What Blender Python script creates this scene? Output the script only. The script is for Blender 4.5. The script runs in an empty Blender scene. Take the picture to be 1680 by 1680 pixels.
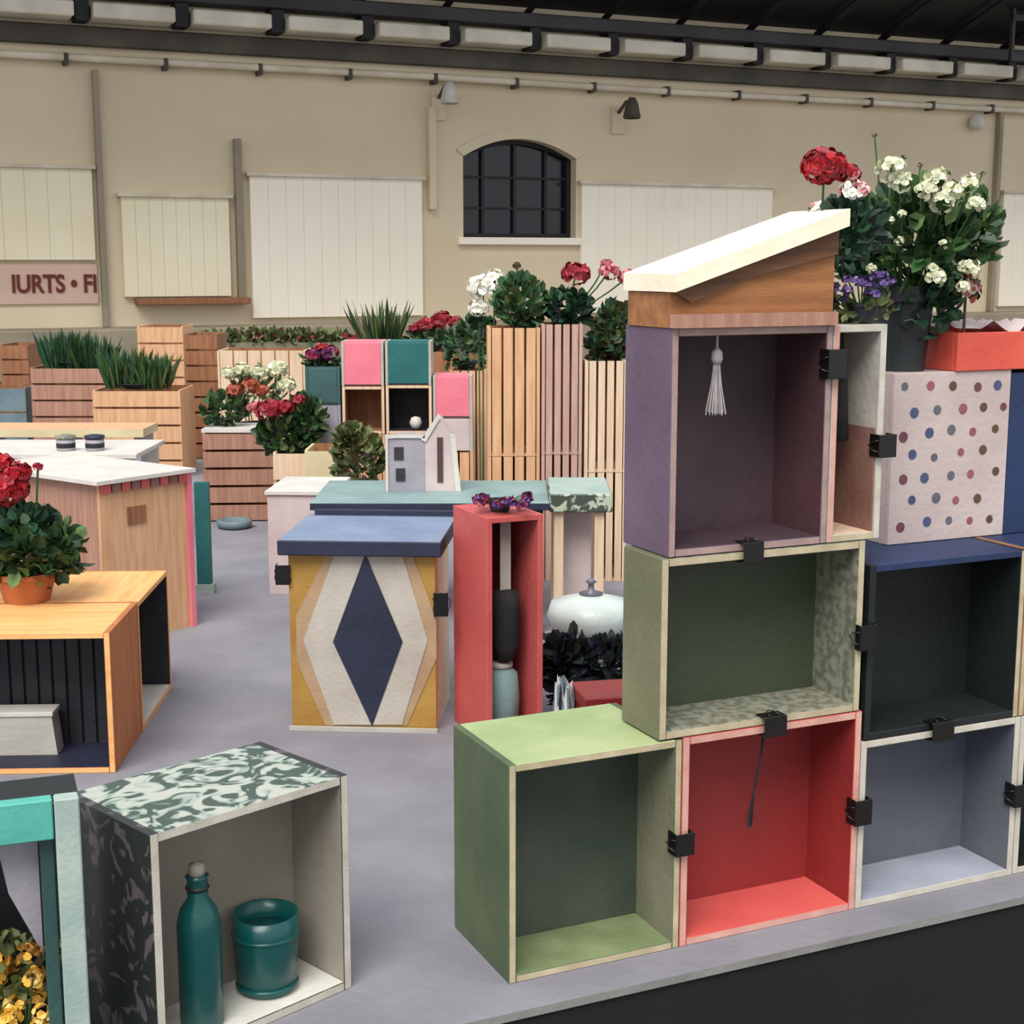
import bpy, bmesh, math, random
from mathutils import Vector, Matrix
random.seed(7)
S = bpy.context.scene; C = bpy.context.collection
PI = math.pi; R = math.radians

# ---------------------------------------------------------------- camera, world, sun, exposure
FPX = 2440.0; PITCH = math.atan(410/FPX); EYE = 1.17        # z = 0 is the podium top
cam_d = bpy.data.cameras.new('camera'); cam = bpy.data.objects.new('camera', cam_d); C.objects.link(cam)
cam_d.sensor_width = 36; cam_d.lens = FPX/1680*36; cam_d.clip_end = 200
cam.location = (0, 0, EYE); cam.rotation_euler = (PI/2 - PITCH, 0, 0)
S.camera = cam
W = bpy.data.worlds.new('world'); S.world = W; W.use_nodes = True
bg = W.node_tree.nodes['Background']; bg.inputs[0].default_value = (0.93, 0.965, 1.0, 1); bg.inputs[1].default_value = 0.75
sun_d = bpy.data.lights.new('sun', 'SUN'); sun = bpy.data.objects.new('sun', sun_d); C.objects.link(sun)
sun_d.energy = 2.6; sun_d.angle = R(35); sun_d.color = (1.0, 0.96, 0.9)
sun.rotation_euler = (R(36), R(-12), 0)
S.view_settings.view_transform = 'Standard'; S.view_settings.look = 'None'
S.view_settings.gamma = 1; S.view_settings.use_curve_mapping = False; S.view_settings.exposure = 0.42

# ---------------------------------------------------------------- layout helpers (real-world points)
cF = (0, math.cos(PITCH), -math.sin(PITCH)); cU = (0, math.sin(PITCH), math.cos(PITCH))
def ray(px, py):
    a = (px-840)/FPX; b = (840-py)/FPX
    return Vector((a, cF[1]+cU[1]*b, cF[2]+cU[2]*b))
def pz(px, py, z):
    r = ray(px, py); k = (z-EYE)/r.z; return Vector((r.x*k, r.y*k, z))
def pY(px, py, Y):
    r = ray(px, py); k = Y/r.y; return Vector((r.x*k, Y, EYE+r.z*k))
ANG = R(24.5)
RO = pz(835, 1615, 0)                                         # near corner of the front row of crates

# ---------------------------------------------------------------- materials
def nt(name):
    m = bpy.data.materials.new(name); m.use_nodes = True
    return m, m.node_tree, m.node_tree.nodes['Principled BSDF']
def srgb(c):
    f = lambda v: v/12.92 if v <= 0.04045 else ((v+0.055)/1.055)**2.4
    return tuple(f(v/255) for v in c) + (1,)
BRIGHT = {'petal_gold', 'petal_straw', 'limewashed_wall', 'cream_sliding_door', 'yellowed_sliding_door', 'cream_roof_board', 'pale_pipe', 'grey_stone_block', 'lit_orange_varnish', 'white_floor', 'candy_pink', 'bright_teal', 'petal_white', 'petal_cream', 'red_orange', 'natural_wood', 'pale_wood', 'dock_edge', 'blush_sign_board'}
def paint(name, c, c2=None, scale=6, rough=0.6, bump=0.15, grain=(1,1,1), lo=0.35, hi=0.65):
    m, t, b = nt(name); n = t.nodes; l = t.links
    K = 1.0 if name in BRIGHT else 0.80
    c = tuple(v*K for v in srgb(c)[:3])+(1,); c2 = tuple(v*K for v in srgb(c2)[:3])+(1,) if c2 else tuple(v*0.8 for v in c[:3])+(1,)
    tc = n.new('ShaderNodeTexCoord'); mp = n.new('ShaderNodeMapping'); mp.inputs['Scale'].default_value = grain
    ns = n.new('ShaderNodeTexNoise'); ns.inputs['Scale'].default_value = scale; ns.inputs['Detail'].default_value = 6
    cr = n.new('ShaderNodeValToRGB'); cr.color_ramp.elements[0].position = lo; cr.color_ramp.elements[1].position = hi
    cr.color_ramp.elements[0].color = c2; cr.color_ramp.elements[1].color = c
    bp = n.new('ShaderNodeBump'); bp.inputs['Strength'].default_value = bump; bp.inputs['Distance'].default_value = 0.01
    n2 = n.new('ShaderNodeTexNoise'); n2.inputs['Scale'].default_value = scale*12; n2.inputs['Detail'].default_value = 4
    l.new(tc.outputs['Object'], mp.inputs[0]); l.new(mp.outputs[0], ns.inputs[0]); l.new(mp.outputs[0], n2.inputs[0])
    l.new(ns.outputs['Fac'], cr.inputs[0]); l.new(cr.outputs[0], b.inputs['Base Color'])
    l.new(n2.outputs['Fac'], bp.inputs['Height']); l.new(bp.outputs[0], b.inputs['Normal'])
    b.inputs['Roughness'].default_value = rough
    return m
def wood(name, c, c2, scale=3, axis='z'):
    st = {'z': (9, 9, 0.8), 'x': (0.8, 9, 9), 'y': (9, 0.8, 9)}[axis]
    return paint(name, c, c2, scale*2.2, 0.65, 0.25, st, 0.3, 0.7)
def pattern(name, cA, cB, scale, th=0.5, dist=2.5, cC=None):
    m, t, b = nt(name); n = t.nodes; l = t.links
    tc = n.new('ShaderNodeTexCoord')
    ns = n.new('ShaderNodeTexNoise'); ns.inputs['Scale'].default_value = scale; ns.inputs['Distortion'].default_value = dist; ns.inputs['Detail'].default_value = 1.5
    cr = n.new('ShaderNodeValToRGB'); cr.color_ramp.interpolation = 'LINEAR'
    e = cr.color_ramp.elements; e[0].position = th-0.03; e[1].position = th+0.03; e[0].color = srgb(cA); e[1].color = srgb(cB)
    if cC: x = cr.color_ramp.elements.new(th+0.1); x.color = srgb(cC)
    l.new(tc.outputs['Object'], ns.inputs[0]); l.new(ns.outputs['Fac'], cr.inputs[0]); l.new(cr.outputs[0], b.inputs['Base Color'])
    b.inputs['Roughness'].default_value = 0.45
    return m
M = {}
M['natural'] = wood('natural_wood', (222,178,138), (198,148,108))
M['pale_wood'] = wood('pale_wood', (226,200,170), (204,176,148))
M['pink_wood'] = wood('rosy_wood', (196,150,128), (166,118,98))
M['brown_wood'] = wood('brown_wood', (176,122,84), (140,88,56))
M['orange'] = wood('lit_orange_varnish', (240,186,122), (226,160,94), 2, 'x')  # lighter copy of the varnish: light on the top put into the colour
M['orange2'] = wood('shaded_orange_varnish', (212,136,84), (186,108,62), 2, 'z')  # darker copy of the same varnish, with the sides' shade painted in
M['dark_in'] = paint('dark_lining', (52,50,56), (38,36,44), 8)
M['navy_in'] = paint('navy_floor', (44,46,72), (32,34,56), 8)
M['edge'] = paint('raw_edge', (214,200,168), (188,172,138), 20)
M['edge_pink'] = paint('pink_edge', (236,186,170), (216,160,146), 20)
M['edge_mauve'] = paint('mauve_edge', (188,158,152), (166,138,134), 20)
M['edge_white'] = paint('white_edge', (226,220,206), (204,196,182), 20)
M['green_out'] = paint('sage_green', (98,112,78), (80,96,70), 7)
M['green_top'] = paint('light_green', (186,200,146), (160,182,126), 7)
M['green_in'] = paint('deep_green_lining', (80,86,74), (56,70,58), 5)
M['green_side'] = paint('lit_green_side', (150,148,124), (128,130,106), 6)  # inner right wall, lightened to paint in light from the left
M['green_floor'] = paint('lit_green_floor', (150,164,118), (118,134,92), 9)  # green of the crate floor with the light falling on it painted in
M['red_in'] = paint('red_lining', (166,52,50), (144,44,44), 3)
M['red_floor'] = paint('lit_red_floor', (240,112,104), (224,92,86), 4)  # red lining made brighter, as the floor catches light: painted light
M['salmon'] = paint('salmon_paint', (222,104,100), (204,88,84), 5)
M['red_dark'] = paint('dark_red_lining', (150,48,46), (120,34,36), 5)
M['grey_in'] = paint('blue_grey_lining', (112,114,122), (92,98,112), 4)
M['grey_floor'] = paint('lit_grey_floor', (186,190,204), (164,170,186), 6)  # lit version of the blue-grey lining, light painted into the floor colour
M['olive_out'] = paint('olive_side', (134,130,104), (112,114,86), 6)
M['moss_in'] = paint('moss_lining', (72,80,58), (58,70,48), 4)
M['speck'] = paint('speckled_grey', (154,154,136), (116,118,102), 60, lo=0.42, hi=0.58)
M['black_in'] = paint('black_green_lining', (26,34,36), (18,24,26), 5)
M['blue'] = paint('royal_blue', (40,62,108), (30,48,88), 5)
M['blue2'] = paint('steel_blue', (70,98,142), (50,76,120), 6)
M['navy'] = paint('navy_paint', (38,46,72), (28,36,58), 6)
M['skyblue'] = paint('powder_blue', (142,158,186), (122,140,170), 6)
M['purple'] = paint('plum_paint', (120,98,122), (104,82,104), 6)
M['purple_in'] = paint('plum_lining', (88,66,76), (68,52,62), 4)
M['plum_red'] = paint('plum_red_lining', (96,64,66), (80,52,56), 4)
M['rosewash'] = paint('rose_washed_wood', (160,120,108), (134,94,84), 6)
M['whitewash'] = paint('whitewash', (206,202,192), (184,178,168), 6)
M['roof_white'] = paint('cream_roof_board', (250,240,218), (240,228,200), 4)
M['gable'] = wood('gable_wood', (190,128,76), (146,90,48), 2, 'x')
M['gable_dk'] = wood('dark_gable_wood', (126,84,54), (92,56,34), 3, 'x')
M['yellow'] = paint('ochre_yellow', (194,152,72), (168,120,50), 6)
M['tan'] = paint('tan_band', (196,164,128), (178,146,112), 8)
M['palegrey'] = paint('pale_stone', (206,198,186), (190,180,168), 8)
M['milk'] = paint('milky_glaze', (224,234,230), (202,216,212), 8, 0.35)
M['blush_wood'] = wood('blush_wood', (216,178,162), (194,152,136))
M['dotground'] = paint('dusty_pink_ground', (220,202,198), (206,186,182), 6)
M['teal'] = paint('teal_glaze', (14,92,90), (8,74,74), 5, 0.3, 0.04)
M['teal_pt'] = paint('teal_paint', (34,118,116), (24,98,98), 5)
M['teal_br'] = paint('bright_teal', (84,172,158), (66,152,138), 6)
M['teal_dk'] = paint('dark_teal', (56,92,88), (40,74,72), 6)
M['mint'] = paint('pale_mint', (182,200,192), (160,182,174), 8)
M['lilac'] = paint('lilac_grey', (178,172,182), (158,152,164), 8)
M['pink'] = paint('candy_pink', (232,128,144), (220,112,130), 5)
M['petrol'] = paint('petrol_paint', (66,104,104), (52,88,90), 5)
M['cream'] = paint('cream_paint', (236,222,180), (220,204,158), 5)
M['white'] = paint('white_paint', (236,230,222), (218,212,204), 8)
M['pinkwhite'] = paint('pinkish_white', (226,208,206), (208,190,190), 8)
M['redorange'] = paint('red_orange', (226,96,76), (206,78,62), 5)
M['black'] = paint('black_steel', (22,20,20), (14,13,13), 20, 0.35, 0.05)
M['wire'] = paint('dark_wire', (44,42,42), (30,28,28), 20, 0.3, 0.05)
M['greyk'] = paint('grey_knob', (120,122,138), (100,102,118), 20, 0.35, 0.05)
M['bluegrey'] = paint('blue_grey_panel', (120,142,150), (104,124,134), 8)
M['terracotta'] = paint('terracotta', (198,116,70), (176,98,56), 8)
M['soil'] = paint('soil', (58,42,30), (40,28,20), 40)
M['darkpot'] = paint('charcoal_pot', (34,42,46), (24,30,34), 12, 0.5)
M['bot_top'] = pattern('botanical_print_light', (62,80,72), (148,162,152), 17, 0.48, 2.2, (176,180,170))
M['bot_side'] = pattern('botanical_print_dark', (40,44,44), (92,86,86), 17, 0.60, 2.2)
M['bot_tray'] = pattern('floral_print', (64,76,66), (176,184,164), 22, 0.52, 2.0)
M['in_beige'] = paint('greige_lining', (166,158,146), (150,142,130), 5)
M['floor_white'] = paint('white_floor', (224,222,212), (204,202,192), 6)
M['tassel'] = paint('grey_tassel', (196,188,188), (172,164,166), 40, 0.9)
M['cloth_dk'] = paint('dark_cloth', (42,38,42), (28,26,30), 30, 0.95)
M['aqua'] = paint('pale_aqua', (150,178,176), (132,160,160), 8)
M['redtin'] = paint('red_tin', (158,44,40), (132,34,34), 6, 0.35)
def leafm(name, c, c2): 
    m = paint(name, c, c2, 30, 0.5, 0.05); return m
LG = [leafm('leaf_dark', (42,76,40), (30,58,30)), leafm('leaf_mid', (68,108,54), (50,88,42)), leafm('leaf_light', (112,142,84), (90,122,68))]
LB = [leafm('leaf_deep', (30,62,44), (22,46,34)), leafm('leaf_blue', (46,92,62), (36,76,50)), leafm('leaf_soft', (88,128,92), (70,108,78))]
LO = [leafm('leaf_olive', (96,110,60), (76,90,44)), leafm('leaf_sage', (140,148,100), (120,128,82)), leafm('leaf_brown', (92,78,48), (72,60,36))]
LD = [leafm('leaf_night', (30,38,34), (22,28,26)), leafm('leaf_slate', (44,58,56), (34,46,46)), leafm('leaf_ink', (38,34,60), (28,26,46))]
P_RED = [leafm('petal_red', (206,22,40), (176,12,28)), leafm('petal_crimson', (160,14,32), (132,8,24))]
P_CRIM = [leafm('petal_wine', (176,36,54), (140,22,40)), leafm('petal_rose', (186,48,66), (160,34,52))]
P_PINK = [leafm('petal_pink', (238,150,158), (222,124,136)), leafm('petal_dusk', (176,70,80), (150,50,62))]
P_CREAM = [leafm('petal_cream', (240,238,208), (224,222,184)), leafm('petal_ivory', (226,230,196), (206,212,172))]
P_WHITE = [leafm('petal_white', (250,248,236), (236,236,222))]
P_PURP = [leafm('petal_violet', (84,56,132), (62,38,104)), leafm('petal_lilac', (128,104,164), (106,82,144))]
P_MAG = [leafm('petal_magenta', (168,46,92), (136,30,72)), leafm('petal_plum', (96,30,90), (74,20,72))]
P_GOLD = [leafm('petal_gold', (226,176,66), (196,140,40)), leafm('petal_straw', (240,214,140), (220,188,104)), leafm('petal_amber', (150,98,28), (116,70,16))]
P_ORAN = [leafm('petal_rust', (190,96,66), (160,72,48))]

# ---------------------------------------------------------------- object helpers
def link(name, bm, mats, parent=None, smooth=False, loc=None, rot=None):
    me = bpy.data.meshes.new(name); bmesh.ops.recalc_face_normals(bm, faces=bm.faces) if smooth != 'keep' else None
    bm.to_mesh(me); bm.free()
    for m in (mats if isinstance(mats, (list, tuple)) else [mats]): me.materials.append(M[m] if isinstance(m, str) else m)
    if smooth is True:
        for p in me.polygons: p.use_smooth = True
    o = bpy.data.objects.new(name, me); C.objects.link(o)
    if parent: o.parent = parent
    if loc is not None: o.location = loc
    if rot is not None: o.rotation_euler = rot
    return o
def tag(o, label=None, cat=None, group=None, kind=None):
    if label: o['label'] = label
    if cat: o['category'] = cat
    if group: o['group'] = group
    if kind: o['kind'] = kind
    return o
def thing(name, label, cat, loc, rz=0, group=None):
    o = bpy.data.objects.new(name, None); C.objects.link(o); o.empty_display_size = 0.1
    o.location = loc; o.rotation_euler = (0, 0, rz); return tag(o, label, cat, group)
def bx(bm, x0, x1, y0, y1, z0, z1, mi=0, bev=0.0):
    vs = [bm.verts.new((x, y, z)) for x in (x0, x1) for y in (y0, y1) for z in (z0, z1)]
    idx = [(0,1,3,2), (4,6,7,5), (0,4,5,1), (2,3,7,6), (0,2,6,4), (1,5,7,3)]   # -x +x -y +y -z +z
    fs = []
    for k, i in enumerate(idx):
        f = bm.faces.new([vs[j] for j in i]); f.material_index = mi[k] if isinstance(mi, (list, tuple)) else mi; fs.append(f)
    if bev: bmesh.ops.bevel(bm, geom=list({e for f in fs for e in f.edges}), offset=bev, segments=1, affect='EDGES', clamp_overlap=True)
    return vs
def box(name, x0, x1, y0, y1, z0, z1, mats, parent=None, mi=0, bev=0.0, **k):
    bm = bmesh.new(); bx(bm, x0, x1, y0, y1, z0, z1, mi, bev); return link(name, bm, mats, parent, **k)
def prism(bm, pts, a0, a1, plane='xz', mi=0):
    def V(u, v, a): return {'xz': (u, a, v), 'yz': (a, u, v), 'xy': (u, v, a)}[plane]
    A = [bm.verts.new(V(u, v, a0)) for u, v in pts]; B = [bm.verts.new(V(u, v, a1)) for u, v in pts]
    n = len(pts); fs = [bm.faces.new(A), bm.faces.new(B[::-1])]
    for i in range(n): fs.append(bm.faces.new((A[i], B[i], B[(i+1) % n], A[(i+1) % n])))
    for f in fs: f.material_index = mi
    return fs
def tube(bm, pts, r, seg=8, mi=0):
    pts = [Vector(p) for p in pts]; rings = []
    for i, p in enumerate(pts):
        d = (pts[min(i+1, len(pts)-1)] - pts[max(i-1, 0)]).normalized()
        a = d.cross(Vector((0, 0, 1))) if abs(d.z) < 0.9 else d.cross(Vector((1, 0, 0)))
        a.normalize(); b = d.cross(a); rr = r[i] if isinstance(r, (list, tuple)) else r
        rings.append([bm.verts.new(p + (a*math.cos(2*PI*k/seg) + b*math.sin(2*PI*k/seg))*rr) for k in range(seg)])
    for A, B in zip(rings, rings[1:]):
        for k in range(seg): bm.faces.new((A[k], A[(k+1) % seg], B[(k+1) % seg], B[k])).material_index = mi
    bm.faces.new(rings[0]).material_index = mi; bm.faces.new(rings[-1][::-1]).material_index = mi
def lathe(bm, prof, seg=28, mi=0, c=(0, 0)):
    rings = [[bm.verts.new((c[0]+r*math.cos(2*PI*k/seg), c[1]+r*math.sin(2*PI*k/seg), z)) for k in range(seg)] for r, z in prof]
    for A, B in zip(rings, rings[1:]):
        for k in range(seg): bm.faces.new((A[k], A[(k+1) % seg], B[(k+1) % seg], B[k])).material_index = mi
    if prof[0][0] > 1e-4: bm.faces.new(rings[0][::-1]).material_index = mi
    if prof[-1][0] > 1e-4: bm.faces.new(rings[-1]).material_index = mi
def leaf(bm, p, d, n, L, w, mi):
    d = d.normalized(); s = d.cross(n)
    if s.length < 1e-3: s = d.cross(Vector((0.3, 0.5, 0.8)))
    s.normalize(); n = s.cross(d)
    q = [p, p+d*L*.35+s*w*.5+n*w*.15, p+d*L*.75+s*w*.42+n*w*.1, p+d*L-n*w*.12, p+d*L*.75-s*w*.42+n*w*.1, p+d*L*.35-s*w*.5+n*w*.15]
    mid = p+d*L*.5-n*w*.06
    v = [bm.verts.new(x) for x in q]; m = bm.verts.new(mid)
    for i in range(6): bm.faces.new((v[i], v[(i+1) % 6], m)).material_index = mi
def rnd(): 
    while True:
        v = Vector((random.uniform(-1,1), random.uniform(-1,1), random.uniform(-1,1)))
        if 0.05 < v.length < 1: return v
def foliage(parent, c, rad, n, L, mats, up=0.3, w=0.75, name='foliage'):
    bm = bmesh.new(); c = Vector(c)
    for i in range(n):
        v = rnd(); k = random.uniform(0.55, 1)/v.length
        p = Vector((v.x*k*rad[0], v.y*k*rad[1], v.z*k*rad[2]))
        d = v.normalized()*0.7 + rnd()*0.6 + Vector((0, 0, up))
        leaf(bm, c+p, d, (v.normalized()+rnd()*0.5), L*random.uniform(.6, 1.2), L*w*random.uniform(.7, 1.1), random.choices(range(len(mats)), [5, 4, 2][:len(mats)])[0])
    return tag(link(name, bm, mats, parent, smooth='keep'), kind='stuff')
def blades(parent, c, rad, n, L, mats, w=0.012, spread=0.5, name='foliage'):
    bm = bmesh.new(); c = Vector(c)
    for i in range(n):
        a = random.uniform(0, 2*PI); r = math.sqrt(random.random())
        p = c + Vector((math.cos(a)*rad[0]*r, math.sin(a)*rad[1]*r, 0))
        d = Vector((math.cos(a)*spread*r+random.uniform(-.2,.2), math.sin(a)*spread*r+random.uniform(-.2,.2), 1))
        leaf(bm, p, d, rnd(), L*random.uniform(.6, 1.1), w*random.uniform(.8, 1.4), random.randrange(len(mats)))
    return tag(link(name, bm, mats, parent, smooth='keep'), kind='stuff')
def head(parent, c, r, mats, n=60, L=None, flat=0.8, name='flower_head'):
    bm = bmesh.new(); L = L or r*0.55
    for i in range(n):
        v = rnd().normalized(); v.z = abs(v.z)*0.9 - 0.25 if i % 4 else v.z
        p = Vector((v.x*r*.72, v.y*r*.72, v.z*r*flat*.72))
        t = v.cross(rnd()).normalized()
        leaf(bm, p - t*L*.5, t, v, L, L*.95, random.randrange(len(mats)))
    return link(name, bm, mats, parent, smooth='keep', loc=c)
def stems(parent, base, tips, r=0.002, mat=None, name='stem'):
    bm = bmesh.new(); base = Vector(base)
    for t in tips:
        t = Vector(t); b = base + Vector(((t.x-base.x)*.25, (t.y-base.y)*.25, 0))
        tube(bm, [b, (b+t)/2 + Vector(((t.x-b.x)*.12, 0, .01)), t], r, 5)
    return tag(link(name, bm, mat or LG[1], parent), kind='stuff')
def pot(parent, r0, r1, h, mat, z0=0.0, c=(0, 0)):
    bm = bmesh.new(); lathe(bm, [(r0, z0), (r1, z0+h*.82), (r1*1.1, z0+h*.82), (r1*1.1, z0+h), (r1*.95, z0+h), (r1*.9, z0+h*.85)], 28, 0, c)
    p = link('pot', bm, mat, parent, smooth=False)
    bm = bmesh.new(); lathe(bm, [(r1*.91, z0+h*.84), (r1*.5, z0+h*.9), (0.0001, z0+h*.92)], 20, 0, c); link('soil', bm, 'soil', p)
    return p

# open-fronted crate: origin at its near left bottom corner, x along the front, y into the depth
def crate(name, label, cat, loc, rz, w, h, d, out='natural', inn=None, edge='edge', t=0.013, back=None, floor=None,
          inner_right=None, inner_left=None, top=None, left=None, group=None, bottom_out=None, slats=0, right_open=False, edges=None, bd=None):
    bd = bd or d; inn = inn or out; r = thing(name, label, cat, loc, rz, group); E_ = edges or {}
    def mats(o, i, e): return [o, i, e]
    # faces: -x +x -y +y -z +z
    box('side_board', 0, t, 0, d, 0, h, mats(left or out, inner_left or inn, E_.get('l', edge)), r, [0, 1, 2, 0, 0, 0], 0.0012)
    if not right_open:
        box('side_board', w-t, w, 0, d, 0, h, mats(out, inner_right or inn, E_.get('r', edge)), r, [1, 0, 2, 0, 0, 0], 0.0012)
    box('top_board', t, w-(0 if right_open else t), 0, d, h-t, h, mats(top or out, inn, E_.get('t', edge)), r, [0, 0, 2, 0, 1, 0], 0.0012)
    box('bottom_board', t, w-(0 if right_open else t), 0, d, 0, t, mats(bottom_out or out, floor or inn, E_.get('b', edge)), r, [0, 0, 2, 0, 0, 1], 0.0012)
    box('back_board', t, w-(0 if right_open else t), bd-0.008, bd, t, h-t, mats(out, back or inn, edge), r, [0, 0, 1, 0, 0, 0])
    if slats:
        ww = (w-2*t)/slats
        for i in range(slats):
            box('slat', t+i*ww+ww*.1, t+(i+1)*ww-ww*.1, bd-0.018, bd-0.0082, t, h-t, [back or inn], r)
    return r
def row_pt(t, z, s=0.0):                                       # t along the crate row, s into the depth
    return (RO.x + t*math.cos(ANG) - s*math.sin(ANG), RO.y + t*math.sin(ANG) + s*math.cos(ANG), z)

# ================================================================ SETTING
WO = Matrix.Translation((0, 25, 0)) @ Matrix.Rotation(ANG, 4, 'Z')          # far wall frame: x along, -y towards the stalls
def wallobj(name, bm, mats, **k):
    kind = k.pop('kind', 'structure'); parent = k.pop('parent', None)
    o = link(name, bm, mats, parent)
    if parent is None: o.matrix_world = WO
    if kind: o['kind'] = kind
    return o
M['wall'] = paint('limewashed_wall', (228,212,184), (212,194,164), 0.35, 0.9, 0.1, lo=0.3, hi=0.7)
M['doorp'] = paint('cream_sliding_door', (252,243,228), (246,236,218), 0.5, 0.8, 0.05)
M['doorp2'] = paint('yellowed_sliding_door', (244,234,206), (234,222,190), 0.5, 0.8, 0.05)
M['trimw'] = paint('pale_pipe', (226,216,196), (200,188,166), 2)
M['beam'] = paint('dark_grey_beam', (74,70,70), (52,50,52), 1.2)
M['cornice'] = paint('shadow_and_fittings', (92,84,70), (66,60,50), 1.5)  # brown-grey of the painted shadow strip, also for pipe clips and lamp
M['blockm'] = paint('grey_stone_block', (236,228,210), (206,198,182), 1.5)
M['roofd'] = paint('tarred_roof', (26,26,32), (18,18,22), 1)
M['glass'] = paint('dark_window_glass', (20,24,36), (12,14,20), 2, 0.15, 0.0)
M['podium'] = paint('grey_carpet', (150,148,156), (132,130,140), 3, 0.95, 0.3)
M['podedge'] = paint('podium_edge', (150,148,146), (132,130,128), 8)
M['skirt'] = paint('black_skirt', (17,15,16), (11,10,12), 5, 0.9)
M['hallfloor'] = paint('hall_floor', (120,116,112), (100,96,92), 1, 0.9)
M['plinth'] = paint('dock_edge', (160,148,126), (138,128,110), 1)
M['redsign'] = paint('red_lettering', (120,44,36), (104,34,28), 6)
M['blushsign'] = paint('blush_sign_board', (216,184,166), (206,172,154), 1)

box('floor', -16, 26, -3, 44, -0.6, -0.5, 'hallfloor')['kind'] = 'structure'
# wall with arched window opening: x -0.87..1.18, z 1.57..2.9 (spring) ..3.14 (crown)
bm = bmesh.new()
bx(bm, -14, -0.87, 0, 0.4, -0.5, 5.4); bx(bm, 1.18, 20, 0, 0.4, -0.5, 5.4); bx(bm, -0.87, 1.18, 0, 0.4, -0.5, 1.57)
xc = 0.155; hw = 1.025; arc = []
for i in range(13):
    u = -1 + 2*i/12; arc.append((xc + u*hw, 2.86 + 0.30*(1-u*u)))
prism(bm, [(-0.87, 5.4)] + arc + [(1.18, 5.4)], 0, 0.4)
wallobj('wall_back', bm, 'wall')
wn = bpy.data.objects.new('window_1', None); C.objects.link(wn); wn.matrix_world = WO; wn['kind'] = 'structure'
def wpart(name, bm, mats): return link(name, bm, mats, wn)
bm = bmesh.new(); bx(bm, -0.87, 1.18, 0.30, 0.34, 1.57, 3.2); wpart('pane', bm, 'glass')
for x in (-0.42, 0.155, 0.73):
    bm = bmesh.new(); bx(bm, x-0.025, x+0.025, 0.24, 0.3, 1.57, 3.12); wpart('mullion', bm, 'roofd')
for z in (2.05, 2.55):
    bm = bmesh.new(); bx(bm, -0.87, 1.18, 0.25, 0.3, z-0.02, z+0.02); wpart('glazing_bar', bm, 'roofd')
bm = bmesh.new()
prism(bm, [(-0.87, 2.86)] + arc[1:-1] + [(1.18, 2.86)] + [(xc+(x-xc)*.9, 2.86+(z-2.86)*.75) for x, z in reversed(arc[1:-1])], 0.2, 0.3)
bx(bm, -0.87, -0.79, 0.2, 0.3, 1.57, 2.86); bx(bm, 1.10, 1.18, 0.2, 0.3, 1.57, 2.86); bx(bm, -0.79, 1.10, 0.2, 0.3, 1.57, 1.64)
wpart('window_frame', bm, 'roofd')
bm = bmesh.new(); bx(bm, -0.98, 1.28, -0.10, 0.02, 1.45, 1.57, 0, 0.01); wpart('window_sill', bm, 'doorp')
# arch moulding round the opening
bm = bmesh.new(); o2 = [(xc+(x-xc)*1.12, 2.86+(z-2.86)*1.2+0.1) for x, z in arc]
prism(bm, arc + o2[::-1], -0.04, 0.01); wpart('arch_moulding', bm, 'wall')

def door(n, x0, x1, z0, z1, mat, boards, y=-0.10, frame=True):
    r = bpy.data.objects.new('door_%d' % n, None); C.objects.link(r); r.matrix_world = WO; r['kind'] = 'structure'
    w = (x1-x0)/boards
    for i in range(boards):
        bm = bmesh.new(); bx(bm, x0+i*w+0.0015, x0+(i+1)*w-0.0015, y, -0.005, z0, z1, 0, 0.003); link('door_board', bm, mat, r)
    bm = bmesh.new(); bx(bm, x0-0.05, x1+0.05, y-0.06, -0.005, z1, z1+0.05); link('door_rail', bm, 'trimw', r)
    return r
door(1, -6.35, -4.75, 0.66, 2.12, 'doorp2', 8)
door(2, -4.42, -1.62, 0.32, 2.46, 'doorp', 10)
door(3, 1.24, 5.05, 0.32, 2.46, 'doorp', 12)
door(4, 10.35, 12.6, 0.32, 2.48, 'doorp', 8)
door(5, -9.6, -6.75, 1.2, 2.5, 'doorp2', 9)
# dock ledge, pilaster edges, pipe, painted beam shadow, blocks, beam, canopy roof
bm = bmesh.new(); bx(bm, -14, 20, -0.9, -0.002, -0.5, 0.22, 0, 0.02); wallobj('trim_1', bm, 'plinth')
bm = bmesh.new(); bx(bm, -6.2, -4.5, -0.30, -0.002, 0.54, 0.64, 0, 0.01); wallobj('trim_2', bm, 'brown_wood')
k = 3
for x0, x1, zt, zb in ((-6.68, -6.60, 3.9, 0.22), (-4.64, -4.54, 3.0, 0.60), (10.13, 10.22, 4.0, 0.22), (-1.5, -1.38, 3.6, 2.0)):
    bm = bmesh.new(); bx(bm, x0, x1, -0.14, -0.002, zb, zt, 0, 0.01); wallobj('trim_%d' % k, bm, 'plinth' if k != 6 else 'wall'); k += 1
bm = bmesh.new(); bx(bm, -14, 20, -0.12, 0.0, 4.22, 4.50, 0, 0.02); wallobj('trim_7', bm, 'cornice')  # dark strip standing in for the shadow of the wall-plate beam
bm = bmesh.new(); bx(bm, -14, 20, -0.35, 0.4, 4.88, 5.10, 0, 0.02); wallobj('trim_8', bm, 'beam')
rt = thing('wall_corbel_row', 'row of pale stone blocks with dark gaps along the top of the far wall', 'cornice', (0, 25, 0), ANG)
for i in range(-6, 14):
    x = -6.84 + 1.41*(i+1)
    box('stone_block', x+0.13, x+1.28, -0.62, -0.003, 4.55, 4.76, 'blockm', rt, bev=0.02)
rr = thing('canopy_roof', 'dark boarded roof overhanging the top of the far wall', 'roof', (0, 25, 0), ANG)
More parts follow.
